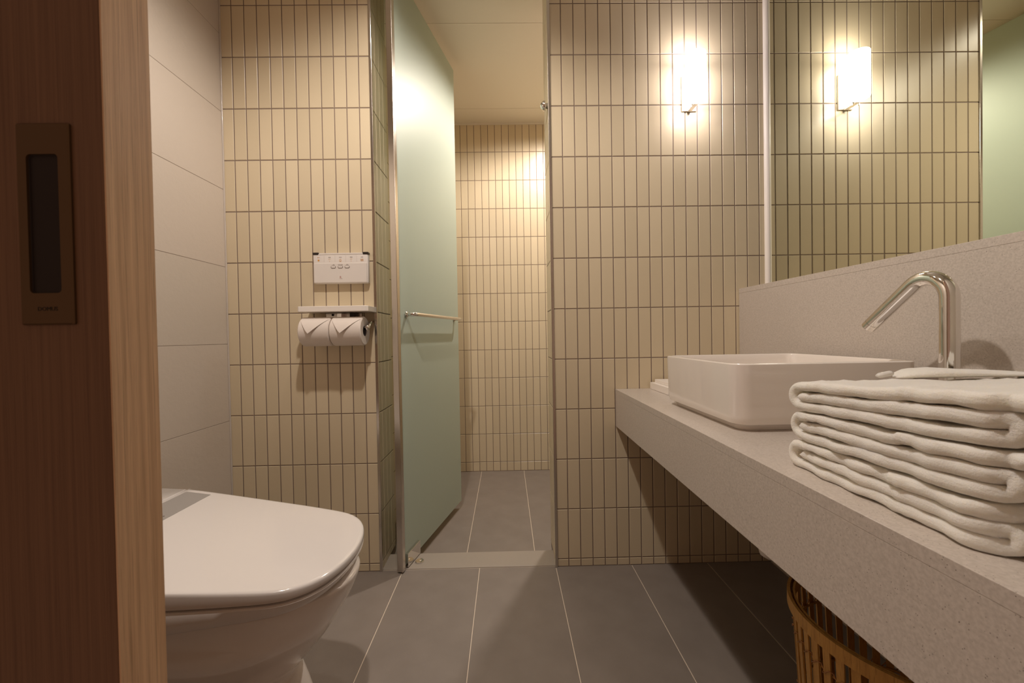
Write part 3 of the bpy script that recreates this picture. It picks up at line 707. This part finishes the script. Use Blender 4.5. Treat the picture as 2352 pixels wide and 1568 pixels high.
# ------------------------------------------------------------------ towels
TA = Vector((0.4800, 0.668)); TB = Vector((0.4670, 0.382))     # far and near ends of the visible edge
hT_TOP = ZCT + 0.1410
tdir = (TA - TB).normalized(); tn = Vector((tdir.y, -tdir.x))      # tn points into the counter (+X)
def towel(z0, zt, seed, label, sag=0.0, shift=0.0, ltop=0.0):
    rnd = random.Random(seed); L = (TA - TB).length; Wd = 0.36
    t = thing('folded_towel', label, 'towel', (0, 0, 0), group='folded white towels stacked on the counter')
    h = zt - z0; th = h / 3.0 * 0.97
    zb, zm, zu = z0 + th / 2, z0 + h / 2, zt - th / 2
    far = L + shift; rU = (zu - zb) / 2; rN = (zm - zb) / 2
    P = [(-0.004 + ltop, zu), (0.008 + ltop * .5, zu)] + [(far * k / 14, zu) for k in range(1, 14)]
    P += [(far - rU + rU * math.sin(a), (zu + zb) / 2 + rU * math.cos(a)) for a in [PI * k / 10 for k in range(11)]]
    P += [(far * k / 14, zb) for k in range(12, 0, -1)]
    P += [(rN * .6 - rN * 1.3 * math.sin(a), (zm + zb) / 2 - rN * math.cos(a)) for a in [PI * k / 8 for k in range(9)]]
    P += [(far * k / 14, zm) for k in range(1, 12)] + [(far - rU - th * .35, zm)]
    P = crom(P, 3)
    # resample
    acc = [0]
    for a, b in zip(P, P[1:]): acc.append(acc[-1] + math.hypot(b[0] - a[0], b[1] - a[1]))
    tot = acc[-1]; n = 230; Q = []; i = 0
    for k in range(n + 1):
        s = tot * k / n
        while i < len(acc) - 2 and acc[i + 1] < s: i += 1
        u = (s - acc[i]) / max(acc[i + 1] - acc[i], 1e-9)
        Q.append((P[i][0] + (P[i + 1][0] - P[i][0]) * u, P[i][1] + (P[i + 1][1] - P[i][1]) * u))
    ph = [rnd.uniform(0, 6.28) for _ in range(12)]
    amp = 0.0007; Rc = 0.026
    b0 = 0.086 + rnd.uniform(-.006, .006); bands = [b0, b0 + 0.0125, b0 + 0.150, b0 + 0.1625]
    rings = []
    nx = 22
    for k, (s, z) in enumerate(Q):
        a, b = Q[max(k - 1, 0)], Q[min(k + 1, n)]
        ts, tz = b[0] - a[0], b[1] - a[1]; l = math.hypot(ts, tz) or 1; ts, tz = ts / l, tz / l
        nsx, nsz = -tz, ts
        d_end = min(k, n - k) / n * tot
        ee = math.sqrt(max(0.0, 1 - max(0, 1 - d_end / (th * .5)) ** 2)) if d_end < th * .5 else 1.0
        ee = max(ee, 0.12)
        onTop = k / n * tot < far
        ridge = 0.0
        if onTop:
            for bpos in bands: ridge += math.exp(-((s - bpos) / 0.0045) ** 2)
        hth = th / 2 * ee * (1.0 + 0.06 * math.sin(9 * k / n * 6.28 + ph[0]))
        edge = 0.0022 * math.sin(31 * s + ph[1] + (1.7 if not onTop else 0)) * 0.5 + 0.0022 * math.sin(97 * s + ph[2])
        edge -= 0.0034 * ridge
        edge += 0.0016 * mnoise.noise(Vector((s * 55, k * .01, ph[7])))
        ring = []
        xs = [0.0] + [th * .04, th * .12, th * .24, th * .38, th * .5] + [th * .5 + (Wd - th) * q / nx for q in range(1, nx)] + [Wd - th * .5, Wd - th * .22, Wd]
        def prof(x):
            e = min(x, Wd - x)
            return hth * (math.sqrt(max(0.0, 1 - max(0.0, 1 - e / (th * .5)) ** 2)) if e < th * .5 else 1.0)
        up_, dn_ = [], []
        for x in xs:
            q = prof(x)
            wv = amp * (math.sin(31 * x + 17 * s + ph[3]) + math.sin(53 * x - 41 * s + ph[4]) * .7 + math.sin(120 * s + 23 * x + ph[5]) * .35)
            wv += 0.0024 * ridge * (1 + .5 * math.sin(190 * x + ph[6])) + 0.0010 * mnoise.noise(Vector((x * 130, s * 95, ph[8] + z * 60))) + 0.0014 * mnoise.noise(Vector((x * 34, s * 30, ph[9] + z * 40)))
            tw = min(1.0, q / hth * 1.2)
            xo = Rc * (1 - math.sqrt(max(0.0, 1 - (max(0.0, Rc - max(s, -0.0)) / Rc) ** 2))) if s < Rc else 0.0
            xx = xo * .8 + x * (Wd - xo * .8) / Wd + edge * max(0.0, 1 - x / 0.06)
            up_.append((xx, s + nsx * (q + wv * tw), z + nsz * (q + wv * tw)))
            dn_.append((xx, s - nsx * (q - wv * tw), z - nsz * (q - wv * tw)))
        ring = up_ + list(reversed(dn_[1:-1]))
        R3 = []
        for (x, s_, z_) in ring:
            zz = max(z_, z0 + .0003)
            if zt < hT_TOP - .005: zz = min(zz, zt - .0003)
            zz = ZCT + (zz - ZCT) * (1 + 0.15 * min(1.0, max(0.0, 1 - s_ / L)))
            p = TB + tdir * s_ + tn * x
            R3.append((p.x, p.y, zz))
        rings.append(R3)
    bm = bmesh.new(); loft(bm, rings)
    obj('terry_cloth', bm, M_TOWEL, t, True)
    return t
hT = [ZCT + .0006, ZCT + 0.0455, ZCT + 0.0930, ZCT + 0.1410]
towel(hT[0], hT[1] - .001, 3, 'white folded terry towel at the bottom of the stack')
towel(hT[1] + .001, hT[2] - .001, 11, 'white folded terry towel in the middle of the stack', shift=0.002, ltop=-0.012)
towel(hT[2] + .001, hT[3], 23, 'white folded terry towel on top of the stack', shift=0.004, ltop=-0.030)
# small rolled cloth lying on the stack, with a clear plastic tab sticking out
bm = bmesh.new(); rings = []
for k in range(15):
    u = k / 14; x = 0.622 + 0.205 * u
    r1 = 0.055 * (math.sin(min(1, u * 3.2) * PI / 2) ** .6 + .02); hz_ = 0.0095 * (math.sin(min(1, u * 3.2) * PI / 2) ** .6 + .02) * (1 - 0.62 * u)
    rings.append([(x, 0.632 + r1 * .55 * math.cos(a), hT[3] + 0.0068 + hz_ * (1 + math.sin(a)) * (1 + .04 * math.sin(7 * a + k))) for a in [2 * PI * q / 22 for q in range(22)]])
loft(bm, rings)
tag(obj('washcloth', bm, M_TOWEL, smooth=True), 'small white washcloth lying on the towel stack', 'washcloth')
bm = bmesh.new(); rings = []
for k in range(9):
    u = k / 8; x = 0.599 + 0.0222 * u; rr_ = 0.0042 * (0.45 + .55 * math.sin(min(1, u * 3) * PI / 2))
    rings.append([(x, 0.636 + 1.5 * rr_ * math.cos(a), hT[3] + .0104 + rr_ * math.sin(a) + .004 * u) for a in [2 * PI * q / 16 for q in range(16)]])
loft(bm, rings)
tag(obj('plastic_tab', bm, M_CLEAR, smooth=True), 'clear plastic tab sticking out from the washcloth', 'plastic tab')

# ------------------------------------------------------------------ bamboo basket under the counter
BX, BY, BA, BB, BZ = 0.727, 0.711, 0.184, 0.184, 0.430
bk = thing('bamboo_basket', 'round bamboo slat laundry basket under the vanity counter', 'basket', (BX, BY, 0))
def ell(a, sc_, z): return (BA * sc_ * math.cos(a), BB * sc_ * math.sin(a), z)
def oval_band(bm, s_out, s_in, z0, z1, n=72):
    R = [[ell(2 * PI * k / n, s, z) for k in range(n)] for s, z in ((s_out, z0), (s_out, z1), (s_in, z1), (s_in, z0), (s_out, z0))]
    loft(bm, R, False, False)
tap = lambda z: 0.86 + 0.14 * z / BZ
bm = bmesh.new(); oval_band(bm, 1.0, 0.970, BZ - 0.024, BZ); obj('rim_outer_band', bm, M_BAMBOO, bk, 'auto')
bm = bmesh.new(); oval_band(bm, 0.945, 0.925, BZ - 0.026, BZ - 0.002); obj('rim_inner_band', bm, M_BAMBOO, bk, 'auto')
bm = bmesh.new(); oval_band(bm, 0.89, 0.855, 0.002, 0.026); obj('base_band', bm, M_BAMBOO, bk, 'auto')
bm = bmesh.new(); R = [[ell(2 * PI * k / 48, 0.82, z) for k in range(48)] for z in (0.008, 0.014)]; loft(bm, R); obj('base_board', bm, M_BAMBOO, bk)
ns = 46
for k in range(ns):
    a = 2 * PI * k / ns
    bm = bmesh.new(); hw = 0.0068
    tx, ty = -BA * math.sin(a), BB * math.cos(a); l = math.hypot(tx, ty); tx, ty = tx / l, ty / l
    nx_, ny_ = ty, -tx
    rings = []
    for z in (0.004, BZ * .5, BZ - 0.008):
        cx_, cy_, _ = ell(a, tap(z) * 0.955, z); wz = hw * (0.86 + .14 * z / BZ)
        rings.append([(cx_ + tx * wz * q + nx_ * d, cy_ + ty * wz * q + ny_ * d, z) for q, d in ((-1, -.0015), (1, -.0015), (1, .0015), (-1, .0015))])
    loft(bm, rings); obj('slat', bm, M_BAMBOO, bk)
for zz in (BZ - 0.070, BZ - 0.20, BZ - 0.33):
    bm = bmesh.new(); n = ns * 8
    pts = []
    for k in range(n + 1):
        a = 2 * PI * k / n
        ph_ = math.cos(a * ns) ; s = tap(zz) * 0.955 + 0.019 * (1 if ph_ > -0.2 else -0.4)
        x, y, _ = ell(a, s, 0); pts.append((x, y, zz + 0.0055 * math.sin(a * ns)))
    tube(bm, pts, 0.0011, 5, False); obj('lacing_wire', bm, M_WIRE, bk, True)
    bm = bmesh.new(); tube(bm, [ell(2 * PI * k / 72, tap(zz) * 0.930, zz - .004) for k in range(73)], 0.0022, 6, False); obj('inner_hoop', bm, M_BAMBOO, bk, True)
